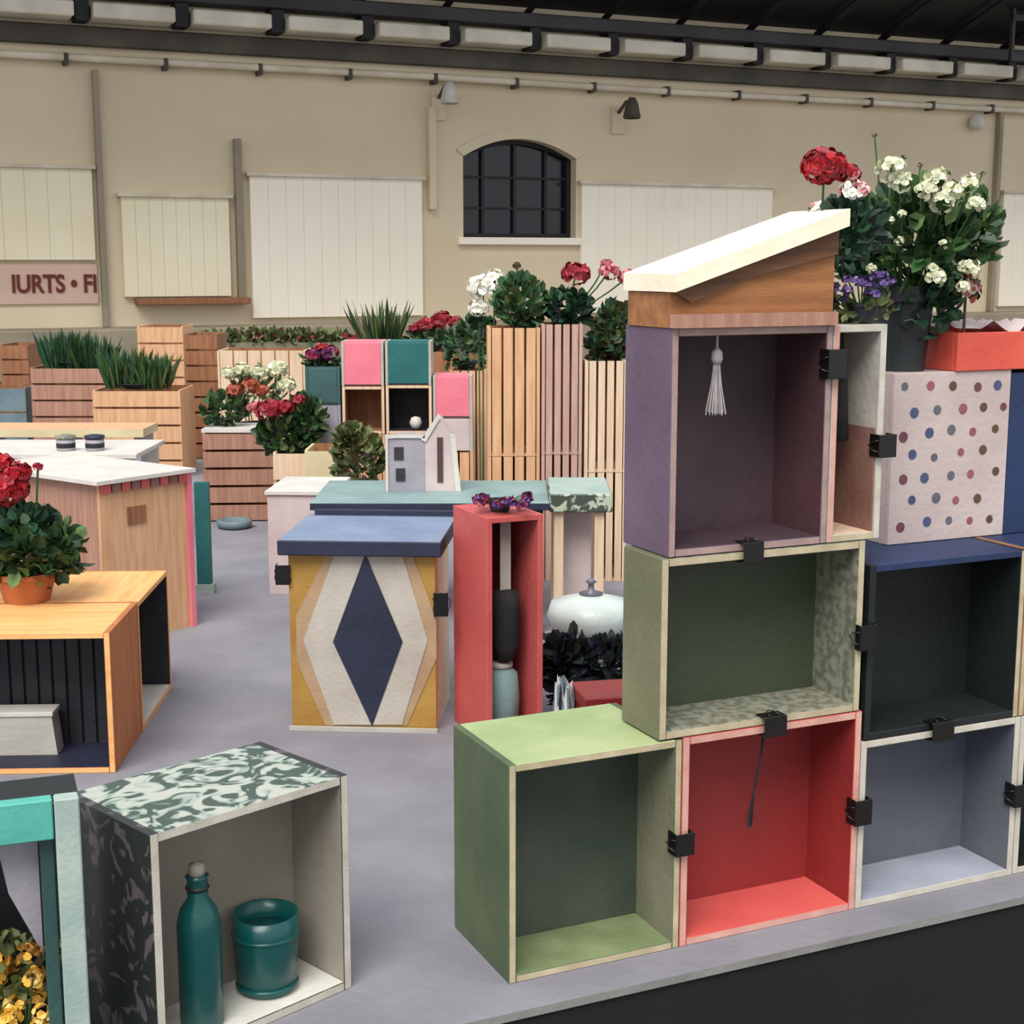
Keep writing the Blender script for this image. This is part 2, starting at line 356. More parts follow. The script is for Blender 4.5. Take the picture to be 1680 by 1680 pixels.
bm = bmesh.new(); v = [bm.verts.new(p) for p in ((-14,0.4,5.1),(20,0.4,5.1),(20,-4.4,6.7),(-14,-4.4,6.7),(-14,0.4,5.2),(20,0.4,5.2),(20,-4.4,6.8),(-14,-4.4,6.8))]
for f in ((0,1,2,3),(4,7,6,5),(0,4,5,1),(1,5,6,2),(2,6,7,3),(3,7,4,0)): bm.faces.new([v[i] for i in f])
link('roof_deck', bm, 'roofd', rr)
for i in range(-5, 13):
    x = -6.84 + 1.41*(i+1)
    bm = bmesh.new(); tube(bm, [(x, -0.10, 5.12), (x, -4.4, 6.56)], 0.07, 4); link('rafter', bm, 'roofd', rr)
    box('rafter_end', x-0.10, x+0.10, -0.45, -0.125, 4.52, 4.86, 'roofd', rr, bev=0.01)
rd = thing('roof_post_lamp', 'grey upright roof bracket at the upper right corner', 'bracket', tuple(WO @ Vector((9.55, -1.2, 0))), ANG)
for z in (4.75, 5.45): box('crossbar', -0.25, 0.25, -0.05, 0.05, z, z+0.1, 'beam', rd)
for x in (-0.25, 0.19): box('upright', x, x+0.06, -0.04, 0.04, 4.75, 6.2, 'beam', rd)
# pipe with its brackets
r = thing('wall_pipe', 'long pale pipe running along the far wall under the eaves', 'pipe', (0, 25, 0), ANG)
bm = bmesh.new(); tube(bm, [(-14, -0.16, 4.04), (-1.46, -0.16, 4.05), (3.0, -0.16, 4.02), (20, -0.16, 4.02)], 0.055, 10); link('pipe', bm, 'trimw', r, True)
for i in range(-8, 12): box('pipe_clip', i*1.41-0.03, i*1.41+0.03, -0.22, -0.003, 3.94, 4.1, 'cornice', r)
def lamp(x, z, label, m1):
    r = thing('wall_lamp', label, 'lamp', tuple(WO @ Vector((x, -0.003, z))), ANG)
    box('back_plate', -0.12, 0.12, -0.05, 0, -0.45, 0.0, 'wall', r, bev=0.01)
    bm = bmesh.new(); tube(bm, [(0, -0.05, -0.1), (0, -0.3, 0.05), (0, -0.5, -0.1)], 0.03, 8); link('arm', bm, 'cornice', r, True)
    bm = bmesh.new(); lathe(bm, [(0.05, 0.1), (0.10, 0.02), (0.15, -0.22), (0.13, -0.24), (0.04, -0.02)], 16, 0, (0, -0.5)); link('lamp_shade', bm, m1, r, True)
lamp(-1.30, 3.85, 'white wall lamp hanging under the pipe left of the arched window', 'white')
lamp(1.95, 3.75, 'dark wall lamp under the pipe right of the arched window', 'cornice')
bm = bmesh.new(); lathe(bm, [(0.04, 0.0), (0.13, 0.05), (0.16, 0.15), (0.12, 0.26), (0.02, 0.30)], 16)
o = link('globe_lamp', bm, 'white', None, True, loc=tuple(WO @ Vector((9.55, -0.17, 3.62)))); tag(o, 'small white round lamp on the wall at the far right', 'lamp')
# lettering on the wall
sg = thing('wall_sign', 'blush sign board with dark red lettering on the far wall at left', 'sign', tuple(WO @ Vector((-7.95, -0.003, 0.72))), ANG)
box('sign_board', -0.35, 1.22, -0.04, 0, -0.15, 0.42, 'blushsign', sg)
cu = bpy.data.curves.new('letters', 'FONT'); cu.body = 'IURTS \u2022 FI'; cu.size = 0.36; cu.extrude = 0.01; cu.space_character = 0.98; cu.offset = 0.008
to = bpy.data.objects.new('tmp', cu); C.objects.link(to); bpy.context.view_layer.update()
me = bpy.data.meshes.new_from_object(to.evaluated_get(bpy.context.evaluated_depsgraph_get())); bpy.data.objects.remove(to)
lt = bpy.data.objects.new('lettering', me); C.objects.link(lt); lt.parent = sg; me.materials.clear(); me.materials.append(M['redsign'])
wd = max(v.co.x for v in me.vertices); lt.location = (0.0, -0.052, 0.02); lt.rotation_euler = (PI/2, 0, 0); lt.scale = (1.2/wd, 1, 1)

# ---------------------------------------------------------------- podium
pn = thing('display_podium', 'long grey carpeted podium with a black skirt carrying all the crates', 'podium', (RO.x, RO.y, 0), ANG)
f0 = -0.088
box('podium_top', -4.5, 6.0, f0, 11.0, -0.014, 0, ['podium', 'podedge'], pn, [0, 0, 1, 0, 0, 0])
box('podium_skirt', -4.46, 5.96, f0+0.006, 10.96, -0.5, -0.0145, 'skirt', pn)

# ================================================================ RIGHT-HAND STACK OF CRATES
D = 0.14
ED = {'l': 'edge', 'r': 'edge'}
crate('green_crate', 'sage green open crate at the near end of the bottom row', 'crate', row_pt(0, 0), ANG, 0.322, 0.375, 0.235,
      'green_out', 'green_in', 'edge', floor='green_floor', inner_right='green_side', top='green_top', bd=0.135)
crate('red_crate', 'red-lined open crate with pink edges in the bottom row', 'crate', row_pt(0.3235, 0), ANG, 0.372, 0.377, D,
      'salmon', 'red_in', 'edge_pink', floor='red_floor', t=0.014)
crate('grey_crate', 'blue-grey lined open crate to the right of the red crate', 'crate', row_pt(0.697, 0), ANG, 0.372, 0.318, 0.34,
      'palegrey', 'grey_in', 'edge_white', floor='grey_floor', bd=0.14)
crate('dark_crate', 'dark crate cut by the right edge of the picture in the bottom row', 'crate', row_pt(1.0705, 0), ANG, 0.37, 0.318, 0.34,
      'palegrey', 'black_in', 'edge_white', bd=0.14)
crate('moss_crate', 'moss green open crate with speckled sides on top of the red crate', 'crate', row_pt(0.276, 0.3785), ANG, 0.412, 0.310, 0.13,
      'speck', 'moss_in', 'edge', floor='speck', inner_right='speck', left='olive_out', t=0.014)
crate('black_crate', 'black-lined open crate with blue top on the grey crate', 'crate', row_pt(0.702, 0.3195), ANG, 0.358, 0.322, 0.34,
      'black_in', 'black_in', 'black_in', top='blue', edges={'r': 'edge', 't': 'blue', 'b': 'black_in', 'l': 'black_in'}, bd=0.14)
crate('brown_lined_crate', 'dim crate with raw edge at the right edge beside the black crate', 'crate', row_pt(1.0615, 0.3195), ANG, 0.34, 0.322, 0.34,
      'brown_wood', 'brown_wood', 'edge', bd=0.14, top='blue')
pc = crate('plum_crate', 'tall plum purple crate under the slanted roof, top of the stack', 'crate', row_pt(0.288, 0.690), ANG, 0.315, 0.375, 0.155,
      'purple', 'purple_in', 'edge_mauve', back='purple_in', inner_right='plum_red', left='purple', top='pink_wood', t=0.013)
nc = crate('narrow_crate', 'narrow pale wooden crate beside the tall plum crate', 'crate', row_pt(0.6045, 0.690), ANG, 0.112, 0.375, D,
      'whitewash', 'rosewash', 'edge_white', inner_right='whitewash', floor='pale_wood', edges={'b': 'edge', 'l': 'edge_pink'})
box('lining_board', 0.112-0.0165, 0.112-0.0135, 0.004, 0.128, 0.0135, 0.195, 'rosewash', nc)
# slanted roof over the plum crate
rf = thing('slanted_roof', 'cream board roof sloping up to the right above the plum crate', 'roof', row_pt(0.26, 1.0655), ANG)
bm = bmesh.new(); prism(bm, [(0.025, 0.0), (0.343, 0.0), (0.343, 0.160), (0.025, 0.058)], 0.004, 0.018); link('gable_board', bm, 'gable', rf)
bm = bmesh.new(); prism(bm, [(0.025, 0.058), (0.343, 0.160), (0.343, 0.118), (0.17, 0.080), (0.06, 0.040)], -0.006, 0.0035); link('barge_board', bm, 'gable_dk', rf)
bm = bmesh.new(); prism(bm, [(0.025, 0.0), (0.343, 0.0), (0.343, 0.160), (0.025, 0.058)], 0.13, 0.142); link('gable_board', bm, 'gable', rf)
bm = bmesh.new(); prism(bm, [(0.020, 0.0575), (0.352, 0.1635), (0.352, 0.192), (0.020, 0.086)], -0.022, 0.150); link('roof_board', bm, 'roof_white', rf)
box('end_board', 0.025, 0.037, 0.0185, 0.1295, 0, 0.056, 'gable', rf)
box('eave_strip', 0.025, 0.343, -0.012, 0.003, 0.0, 0.022, 'pink_wood', rf)
# tassel hanging in the plum crate
ts = thing('tassel', 'pale grey tassel hanging inside the tall plum crate', 'tassel', row_pt(0.392, 1.0515, 0.03), ANG)
bm = bmesh.new(); tube(bm, [(0, 0, 0), (0, 0, -0.03)], 0.002, 6); link('cord', bm, 'tassel', ts)
bm = bmesh.new(); lathe(bm, [(0.002, -0.02), (0.009, -0.028), (0.010, -0.04), (0.007, -0.048)], 14); link('tassel_knob', bm, 'tassel', ts, True)
bm = bmesh.new()
for i in range(44):
    a = random.uniform(0, 2*PI); q = random.uniform(.2, 1)
    tube(bm, [(math.cos(a)*.005*q, math.sin(a)*.005*q, -0.045), (math.cos(a)*.009*q, math.sin(a)*.009*q, -0.08), (math.cos(a)*.019*q, math.sin(a)*.019*q, -0.130+random.uniform(-.004,.004))], 0.0013, 4)
tag(link('fringe', bm, 'tassel', ts), kind='stuff')
# dark hanging strap inside the narrow crate and in the red crate
st = thing('dark_tassel', 'dark tassel hanging inside the narrow crate near its left jamb', 'tassel', row_pt(0.664, 1.0515, 0.055), ANG)
bm = bmesh.new(); tube(bm, [(0, 0, 0), (0, 0, -0.07)], 0.0025, 6); link('cord', bm, 'cloth_dk', st)
bm = bmesh.new(); lathe(bm, [(0.003, -0.06), (0.011, -0.075), (0.014, -0.14), (0.017, -0.19), (0.006, -0.192)], 14); link('fringe', bm, 'cloth_dk', st, True)
ck = thing('hanging_cord', 'thin dark cord with frayed end hanging from clip inside the red crate', 'cord', row_pt(0.50, 0.360, 0.02), ANG)
bm = bmesh.new(); tube(bm, [(0, 0, 0), (-0.006, 0, -0.05), (-0.016, 0, -0.10)], 0.0022, 6); link('cord', bm, 'cloth_dk', ck)
bm = bmesh.new()
for i in range(12): tube(bm, [(-0.016, 0, -0.098), (-0.020-random.uniform(0,.012), random.uniform(-.004,.004), -0.165+random.uniform(-.01,.005))], 0.0009, 4)
tag(link('fringe', bm, 'cloth_dk', ck), kind='stuff')

# binder clips
def clip(t, z, horiz, label, s=0.040, loc=None, rz=ANG):
    r = thing('binder_clip', label, 'clip', loc or row_pt(t, z), rz, 'black binder clips joining the crates')
    a = s/2; g = 0.016
    def part(name, x0, x1, y0, y1, z0, z1, m):
        if horiz: return box(name, z0, z1, y0, y1, x0, x1, m, r, bev=0.0008)
        return box(name, x0, x1, y0, y1, z0, z1, m, r, bev=0.0008)
    part('spine', -g-0.002, g+0.002, -0.016, -0.0135, -a, a, 'black')
    j1 = part('jaw', -g-0.002, -g+0.000, -0.0135, 0.014, -a, a, 'black')
    j2 = part('jaw', g-0.000, g+0.002, -0.0135, 0.014, -a, a, 'black')
    for sx in (-1, 1):
        bm = bmesh.new()
        P = [(sx*(g+.003), -.012, -a*.5), (sx*(g+.006), .002, -a*.35), (sx*(g+.006), .012, 0), (sx*(g+.006), .002, a*.35), (sx*(g+.003), -.012, a*.5)]
        if horiz: P = [(p[2], p[1], p[0]) for p in P]
        tube(bm, P, 0.0012, 6); link('handle', bm, 'wire', j1 if sx < 0 else j2, True)
    return r
clip(0.604, 1.000, False, 'black clip joining the plum crate and the narrow crate', 0.050)
clip(0.716, 0.855, False, 'black clip on the right edge of the narrow crate')
clip(0.445, 0.6885, True, 'black clip between the plum crate and the moss green crate')
clip(0.692, 0.515, False, 'black clip between the moss green crate and the black crate', 0.046)
clip(0.500, 0.378, True, 'black clip between the moss green crate and the red crate', 0.046)
clip(0.3230, 0.192, False, 'black clip between the sage green crate and the red crate')
clip(0.6965, 0.190, False, 'black clip between the red crate and the grey crate', 0.048)
clip(0.870, 0.3190, True, 'black clip between the black crate and the grey crate', 0.050)
clip(1.0695, 0.165, False, 'black clip on the right edge of the grey crate', 0.045)

# polka-dot crate standing on its side, blue crate beside it
pk = thing('polka_dot_crate', 'pale crate with coloured polka dots standing on the blue-topped crate', 'crate', row_pt(0.849, 0.6425, 0.14), ANG)
box('bottom_board', 0, 0.280, 0.0, 0.012, 0, 0.323, 'dotground', pk, bev=0.001)
box('side_board', 0, 0.013, 0.012, 0.155, 0, 0.323, 'dotground', pk); box('side_board', 0.267, 0.280, 0.012, 0.155, 0, 0.323, 'dotground', pk)
box('end_board', 0.013, 0.267, 0.012, 0.155, 0, 0.013, 'dotground', pk); box('end_board', 0.013, 0.267, 0.012, 0.155, 0.310, 0.323, 'dotground', pk)
dm = [paint('dot_%s' % n, c, None, 20) for n, c in (('plum', (122,70,84)), ('grey', (112,112,124)), ('brown', (106,78,62)), ('blue', (82,92,132)), ('rose', (170,96,108)))]
k = 0
for iz in range(7):
    for ix in range(5):
        x = 0.030 + ix*0.055 + (0.020 if iz % 2 else 0) + random.uniform(-.006,.006); z = 0.035 + iz*0.0435 + random.uniform(-.005,.005)
        if x > 0.265: continue
        bm = bmesh.new(); q = random.uniform(.0075,.0105)
        prism(bm, [(x+q*math.cos(2*PI*j/14), z+q*math.sin(2*PI*j/14)) for j in range(14)], -0.0008, 0.0); link('dot', bm, dm[(ix*2+iz*3+k) % 5], pk); k += 1
bc = thing('blue_crate', 'royal blue closed crate beside the polka dot crate at the right edge', 'crate', row_pt(1.131, 0.6425, 0.14), ANG)
box('side_board', 0, 0.013, 0, 0.155, 0, 0.316, 'blue', bc, bev=0.001); box('front_board', 0.013, 0.30, 0, 0.012, 0, 0.316, 'blue', bc, bev=0.001)
box('side_board', 0.30, 0.313, 0, 0.155, 0, 0.316, 'blue', bc); box('top_board', 0.013, 0.30, 0.012, 0.155, 0.303, 0.316, 'blue', bc)
rb = thing('red_orange_tray', 'red-orange shallow crate lying on the polka dot crate', 'crate', row_pt(0.990, 0.9663, 0.135), ANG)
box('front_board', 0, 0.40, 0, 0.013, 0, 0.072, 'redorange', rb, bev=0.001); box('end_board', 0, 0.013, 0.013, 0.15, 0, 0.072, 'redorange', rb, bev=0.001)
box('end_board', 0.387, 0.40, 0.013, 0.15, 0, 0.072, 'redorange', rb); box('back_board', 0.013, 0.387, 0.137, 0.15, 0, 0.072, 'redorange', rb)
box('bottom_board', 0.013, 0.387, 0.013, 0.137, 0, 0.01, 'redorange', rb)
# crumpled pale paper in the tray
pp = thing('tissue_paper', 'crumpled pinkish tissue paper in the red-orange tray', 'paper', row_pt(1.008, 0.977, 0.140), ANG)
bm = bmesh.new(); g = [[bm.verts.new((0.03*i, 0.022+0.010*j, 0.064+random.uniform(-.012,.022))) for j in range(11)] for i in range(12)]
for i in range(11):
    for j in range(10): bm.faces.new((g[i][j], g[i+1][j], g[i+1][j+1], g[i][j+1]))
link('paper_sheet', bm, 'pinkwhite', pp, True)

# ---------------------------------------------------------------- big plants at the upper right
def W3(px, py, Y): return pY(px, py, Y)
def rel(p, o): return (p.x-o.x, p.y-o.y, p.z-o.z)
pb0 = Vector(row_pt(0.920, 0.966, 0.215)); Yp = pb0.y
b0 = pb0; zb = 0.966
bp_ = thing('potted_white_flowers', 'large bushy plant with cream flowers in a charcoal pot, top right', 'plant', (b0.x, Yp, zb)); base = Vector((b0.x, Yp, zb))
pot(bp_, 0.046, 0.058, 0.16, 'darkpot')
foliage(bp_, rel(W3(1500, 400, Yp), base), (0.13, 0.11, 0.105), 420, 0.042, LG)
foliage(bp_, rel(W3(1400, 390, Yp), base), (0.085, 0.07, 0.06), 200, 0.038, LB)
foliage(bp_, rel(W3(1570, 380, Yp), base), (0.08, 0.07, 0.065), 180, 0.036, LG)
foliage(bp_, rel(W3(1500, 500, Yp), base), (0.07, 0.07, 0.06), 160, 0.036, LB)
tips = []
for x, y, r in ((1462,275,.026),(1478,295,.022),(1535,290,.020),(1560,315,.024),(1545,330,.022),(1588,300,.018),(1600,335,.018),(1520,310,.02),(1392,375,.010),(1445,395,.012),(1475,395,.011),(1460,360,.010),(1480,350,.010),(1535,455,.022),(1550,400,.014),(1530,440,.014),(1590,440,.024),(1430,440,.012),(1580,470,.016)):
    p = rel(W3(x, y, Yp-0.11), base); tips.append(p); head(bp_, p, r*(1.35 if y < 345 else 1.1), P_CREAM, 34, flat=1)
for x, y in ((1435,222),(1482,258),(1510,272),(1535,292),(1555,285),(1612,285),(1600,295)):
    p = rel(W3(x, y, Yp), base); tips.append(p); head(bp_, p, .008, [LO[2], LO[0]], 14, flat=1, name='bud')
stems(bp_, (0, 0, 0.14), tips, 0.0018)
# red geranium
gb = Vector(row_pt(0.637, 1.0655, 0.09)); Yg = gb.y
gr = thing('red_geranium', 'tall red geranium rising behind the slanted roof ridge', 'plant', (0, 0, 0)); gr.location = gb
pot(gr, 0.024, 0.030, 0.07, 'darkpot')
h1 = rel(W3(1352, 272, Yg), gb); head(gr, h1, 0.052, P_RED, 300, 0.019, flat=.8)
h2 = rel(W3(1392, 285, Yg), gb); head(gr, h2, 0.028, P_RED + P_PINK[:1], 90, 0.014)
h3 = rel(W3(1402, 312, Yg-.03), gb); head(gr, h3, 0.034, P_PINK[:1] + P_WHITE, 40, 0.018)
h4 = rel(W3(1345, 345, Yg-.02), gb); head(gr, h4, 0.026, P_PINK[:1] + P_WHITE, 30, 0.014)
stems(gr, (0, 0, 0.06), [h1, h2, h3, h4], 0.0022)
foliage(gr, rel(W3(1390, 385, Yg-.02), gb), (0.055, 0.06, 0.05), 130, 0.034, LB)
# purple flowers by the roof edge
pb = Vector(row_pt(0.685, 1.0655, 0.035)); pf = thing('purple_flowers', 'small violet flowers in a low pot beside the slanted roof', 'plant', pb)
pot(pf, 0.020, 0.026, 0.035, 'darkpot')
tp = []
for i in range(16):
    p = (random.uniform(-.055, .045), random.uniform(-.05, .01), random.uniform(.035, .085)); tp.append(p); head(pf, p, 0.014, P_PURP, 22, flat=.8)
stems(pf, (0, 0, .03), tp, 0.0014); foliage(pf, (0.0, -0.01, 0.025), (0.045, 0.035, 0.03), 60, 0.022, LO)
# dried blossom on the tray
tb = Vector(row_pt(1.02, 1.035, 0.155)); db = thing('dried_blossom', 'brownish dried bloom standing in the tissue paper of the tray', 'flower', tb)
h = (0.0, 0.0, 0.085); head(db, h, 0.036, [LO[2], P_ORAN[0], M['pinkwhite']], 60, 0.022, flat=1.1); stems(db, (0, 0, 0.0), [h], 0.003, LO[2])

# ================================================================ MIDDLE: red narrow crate, diamond box
rn = Vector((pz(800, 1222, 0)))
rc = crate('narrow_red_crate', 'tall narrow salmon red crate standing behind the sage green crate', 'crate', rn, ANG, 0.150, 0.565, 0.215,
      'salmon', 'red_dark', 'salmon', t=0.014, inner_right='salmon', left='salmon')
q = thing('black_bottle_cover', 'black padded sleeve hanging inside the narrow red crate', 'sleeve', rn + Vector((0.075*math.cos(ANG)-.06*math.sin(ANG), 0.075*math.sin(ANG)+.06*math.cos(ANG), 0.0)), ANG)
bm = bmesh.new(); lathe(bm, [(0.004, 0.185), (0.020, 0.195), (0.034, 0.23), (0.037, 0.33), (0.034, 0.365), (0.010, 0.372)], 20); link('sleeve', bm, 'cloth_dk', q, True)
bm = bmesh.new(); bx(bm, -0.014, 0.014, -0.002, 0.002, 0.37, 0.545); link('hanging_band', bm, 'whitewash', q)
q = thing('aqua_glass_jar', 'pale aqua jar on the floor of the narrow red crate', 'jar', rn + Vector((0.072*math.cos(ANG)-.08*math.sin(ANG), 0.072*math.sin(ANG)+.08*math.cos(ANG), 0.0145)), ANG)
bm = bmesh.new(); lathe(bm, [(0.030, 0), (0.044, 0.01), (0.047, 0.08), (0.042, 0.14), (0.026, 0.155)], 24); link('jar_body', bm, 'aqua', q, True)
bm = bmesh.new(); lathe(bm, [(0.028, 0.1555), (0.030, 0.158), (0.030, 0.168), (0.004, 0.171)], 24); link('lid', bm, 'whitewash', q, True)
pf = thing('magenta_flowers', 'purple and magenta flowers lying on the narrow red crate', 'plant', rn + Vector((0.03, 0.1, 0.5655)))
pot(pf, 0.022, 0.03, 0.03, 'darkpot')
tp = []
for i in range(16):
    p = (random.uniform(-.07, .07), random.uniform(-.08, .04), random.uniform(.012, .045)); tp.append(p); head(pf, p, 0.021, P_MAG + P_PURP[:1], 20, flat=.8)
stems(pf, (0, 0, .02), tp, 0.0015)
# diamond box
a = pz(480, 1195, 0); b = pz(716, 1200, 0); rz = math.atan2(b.y-a.y, b.x-a.x); w = (b-a).length
hb = 0.455
db = thing('diamond_box', 'ochre box painted with a navy diamond under a navy lid', 'box', a, rz)
box('front_board', 0, w, 0, 0.012, 0, hb, 'yellow', db); box('side_board', 0, 0.012, 0.012, 0.30, 0, hb, 'yellow', db)
box('side_board', w-0.012, w, 0.012, 0.30, 0, hb, 'pale_wood', db); box('back_board', 0.012, w-0.012, 0.29, 0.30, 0, hb, 'yellow', db)
def fr(px, py):                                               # point of the front face from its place in the photo
    r = ray(px, py); n = Vector((-math.sin(rz), math.cos(rz), 0)); k = (n.dot(a)) / n.dot(r)
    p = Vector((0, 0, EYE)) + r*k; return ((p-a).dot(Vector((math.cos(rz), math.sin(rz), 0))), p.z)
def inlay(name, pts, y0, m):
    bm = bmesh.new(); prism(bm, [fr(*p) for p in pts], y0-0.002, y0); link(name, bm, m, db)
inlay('tan_band', [(538,908),(676,908),(716,1015),(716,1080),(668,1190),(535,1190),(487,1085),(486,1010)], -0.0002, 'tan')
inlay('pale_diamond', [(550,908),(660,908),(702,1050),(660,1188),(548,1188),(498,1050)], -0.0024, 'palegrey')
inlay('navy_diamond', [(600,908),(661,1052),(611,1190),(547,1052)], -0.0046, 'navy')
ld = box('lid', -0.02, w+0.02, -0.035, 0.36, hb, hb+0.038, ['navy', 'skyblue'], db, [0,0,0,0,0,1], 0.003)
hz = (-0.0, 0.2, hb+0.0385)
box('lid_rim', 0.0, w+0.03, 0.338, 0.36, hb+0.0385, hb+0.052, 'navy', db)
box('base_strip', -0.005, w+0.005, -0.016, -0.0055, 0, 0.010, 'whitewash', db)
# clips on the diamond box
clip(0, 0, False, 'black clip joining the diamond box to the narrow red crate', 0.06, loc=(b.x+0.014, b.y+0.004, pY(722, 990, 3.62).z), rz=0)
clip(0, 0, False, 'dark clip on the left side of the diamond box', 0.05, loc=(a.x-0.014, a.y+0.004, pY(466, 945, 3.62).z), rz=0)

# ================================================================ BOTTOM LEFT
rt_ = 0.3646
p0 = Vector((-0.517, 2.014, 0)); p1 = Vector((-0.262, 2.270, 0))
pa = math.atan2(p1.y-p0.y, p1.x-p0.x); pw = (p1-p0).length
crate('botanical_crate', 'open crate covered in dark botanical print with greige lining, lower left', 'crate', p0, pa, pw, rt_, 0.235,
      'bot_side', 'in_beige', 'edge_white', top='bot_top', floor='floor_white', t=0.015, bd=0.14)
def pat(x, y, z): return (p0.x + x*math.cos(pa) - y*math.sin(pa), p0.y + x*math.sin(pa) + y*math.cos(pa), z)
bt = thing('teal_bottle', 'tall teal glazed bottle inside the botanical print crate', 'bottle', pat(0.108, 0.05, 0.0155))
bm = bmesh.new(); lathe(bm, [(0.028, 0), (0.033, 0.006), (0.0335, 0.165), (0.028, 0.188), (0.016, 0.205), (0.0155, 0.236), (0.018, 0.240)], 32); link('bottle_body', bm, 'teal', bt, True)
bm = bmesh.new(); lathe(bm, [(0.011, 0.2402), (0.013, 0.246), (0.012, 0.258), (0.002, 0.262)], 20); link('stopper', bm, 'in_beige', bt, True)
bm = bmesh.new(); lathe(bm, [(0.0162, 0.218), (0.0185, 0.222), (0.0162, 0.226)], 24); link('neck_ring', bm, 'darkpot', bt, True)
cp = thing('teal_pot', 'round teal plant pot inside the botanical print crate', 'pot', pat(0.246, 0.072, 0.0155))
bm = bmesh.new(); lathe(bm, [(0.036, 0), (0.044, 0.006), (0.049, 0.09), (0.0485, 0.118), (0.045, 0.118), (0.044, 0.09), (0.040, 0.03), (0.0001, 0.03)], 36); link('pot_body', bm, 'teal', cp, True)
for z in (0.012, 0.088):
    bm = bmesh.new(); r0 = 0.045 if z < .05 else 0.049; lathe(bm, [(r0, z-.003), (r0+.0022, z), (r0, z+.003)], 36); link('band', bm, 'teal', cp, True)
cp.scale = (1.08, 1.08, 1.10)
# teal framed crate at the very lower left
t0 = pY(134, 1400, 1.95); zt = pY(90, 1313, 1.935).z; ta = R(20)
tc = thing('teal_frame_crate', 'teal open frame crate at the lower left corner', 'crate', (t0.x-0.36*math.cos(ta), t0.y-0.36*math.sin(ta), 0), ta)
box('top_rail', 0, 0.325, 0, 0.022, zt-0.058, zt, 'teal_br', tc, bev=0.002)
box('post', 0.327, 0.360, -0.004, 0.022, 0, zt, 'mint', tc, bev=0.002)
box('post', 0.306, 0.3255, 0.0225, 0.05, 0, zt-0.06, 'teal_dk', tc, bev=0.002)
box('post', 0, 0.03, 0.0225, 0.05, 0, zt-0.06, 'teal_dk', tc, bev=0.002)
box('top_board', 0, 0.36, 0.0225, 0.10, zt-0.012, zt, 'black_in', tc, bev=0.001)
box('back_board', 0, 0.36, 0.175, 0.185, 0, zt-0.07, 'black_in', tc)
box('bottom_board', 0, 0.325, 0.05, 0.175, 0.0, 0.012, 'teal_dk', tc)
bm = bmesh.new(); prism(bm, [(0.248, zt-0.062), (0.304, zt-0.062), (0.304, zt-0.25), (0.290, zt-0.215), (0.262, zt-0.15)], 0.055, 0.063); link('slanting_panel', bm, 'lilac', tc)
yf = thing('golden_flowers', 'golden yellow flower heads in a dark pot inside the teal frame crate', 'plant', (0, 0, 0))
fl = pY(28, 1600, 2.0); zf = pY(28, 1535, 2.0).z
yf.location = (fl.x, fl.y, 0.0125); pot(yf, 0.03, 0.04, 0.06, 'darkpot'); tp = []
for i in range(34):
    p = (random.uniform(-.11, .052), random.uniform(-.045, .03), random.uniform(zf-.14, zf)); p = (p[0], p[1], p[2]-abs(p[0])*.5); tp.append(p); head(yf, p, random.uniform(.017, .028), [P_GOLD[(0, 1, 0, 2)[i % 4]], P_GOLD[0]], 24, flat=.9)
stems(yf, (0, 0, .05), tp, 0.0015); foliage(yf, (-.02, 0.01, zf-.09), (0.07, 0.035, 0.08), 110, 0.028, LO)

# orange varnished crates
oh = 0.335; oa = R(2.5); od = R(92)-PI/2
oc = pz(190, 1268, 0)
c1 = crate('orange_crate', 'orange varnished crate with dark slatted lining at the left edge', 'crate', oc + Vector((-0.50*math.cos(oa), -0.50*math.sin(oa), 0)), oa, 0.50, oh, 0.30,
      'orange2', 'dark_in', 'orange', t=0.014, floor='navy_in', top='orange', slats=14, back='dark_in', bd=0.20)
# second crate behind it opens to the right
e0 = oc + Vector((-math.sin(oa)*0.253, math.cos(oa)*0.303, 0))
c2 = crate('side_opening_crate', 'orange crate turned to open rightwards behind the first orange crate', 'crate', e0, PI/2+oa, 0.40, oh, 0.50,
      'orange2', 'dark_in', 'orange', t=0.014, floor='white', top='orange', slats=9, back='purple', bd=0.17)
# (origin: near corner, x runs away from the camera, y runs left)
q = thing('white_box', 'small white box inside the orange crate', 'box', oc + Vector((-0.305, 0.08, 0.0145)), oa)
bm = bmesh.new(); prism(bm, [(0, 0), (0.145, 0), (0.135, 0.095), (0, 0.095)], 0, 0.06); link('box_body', bm, 'whitewash', q)
box('lid', -0.004, 0.139, -0.004, 0.064, 0.0955, 0.106, 'white', q, bev=0.001)
q = thing('geranium_in_orange_pot', 'red geranium with green leaves in a terracotta bowl on the orange crate', 'plant', (0, 0, 0))
gb = pz(45, 985, oh); gb.z = oh+0.0005; q.location = gb
pot(q, 0.055, 0.072, 0.075, 'terracotta')
foliage(q, (0.01, 0, 0.13), (0.125, 0.11, 0.075), 420, 0.045, LG); foliage(q, (0.01, -0.03, 0.18), (0.085, 0.08, 0.05), 140, 0.04, LB)
Yq = gb.y-0.06
h1 = rel(pY(8, 800, Yq), gb); h2 = rel(pY(28, 775, Yq), gb); h3 = rel(pY(2, 760, Yq), gb)
head(q, h1, 0.075, P_RED, 340, 0.025); head(q, h2, 0.045, P_RED, 150, 0.02); head(q, h3, 0.04, P_RED, 130, 0.02)
h4 = rel(pY(62, 765, Yq), gb); head(q, h4, 0.015, P_CRIM, 30, 0.012); stems(q, (0, 0, .07), [h1, h2, h3, h4], 0.003)

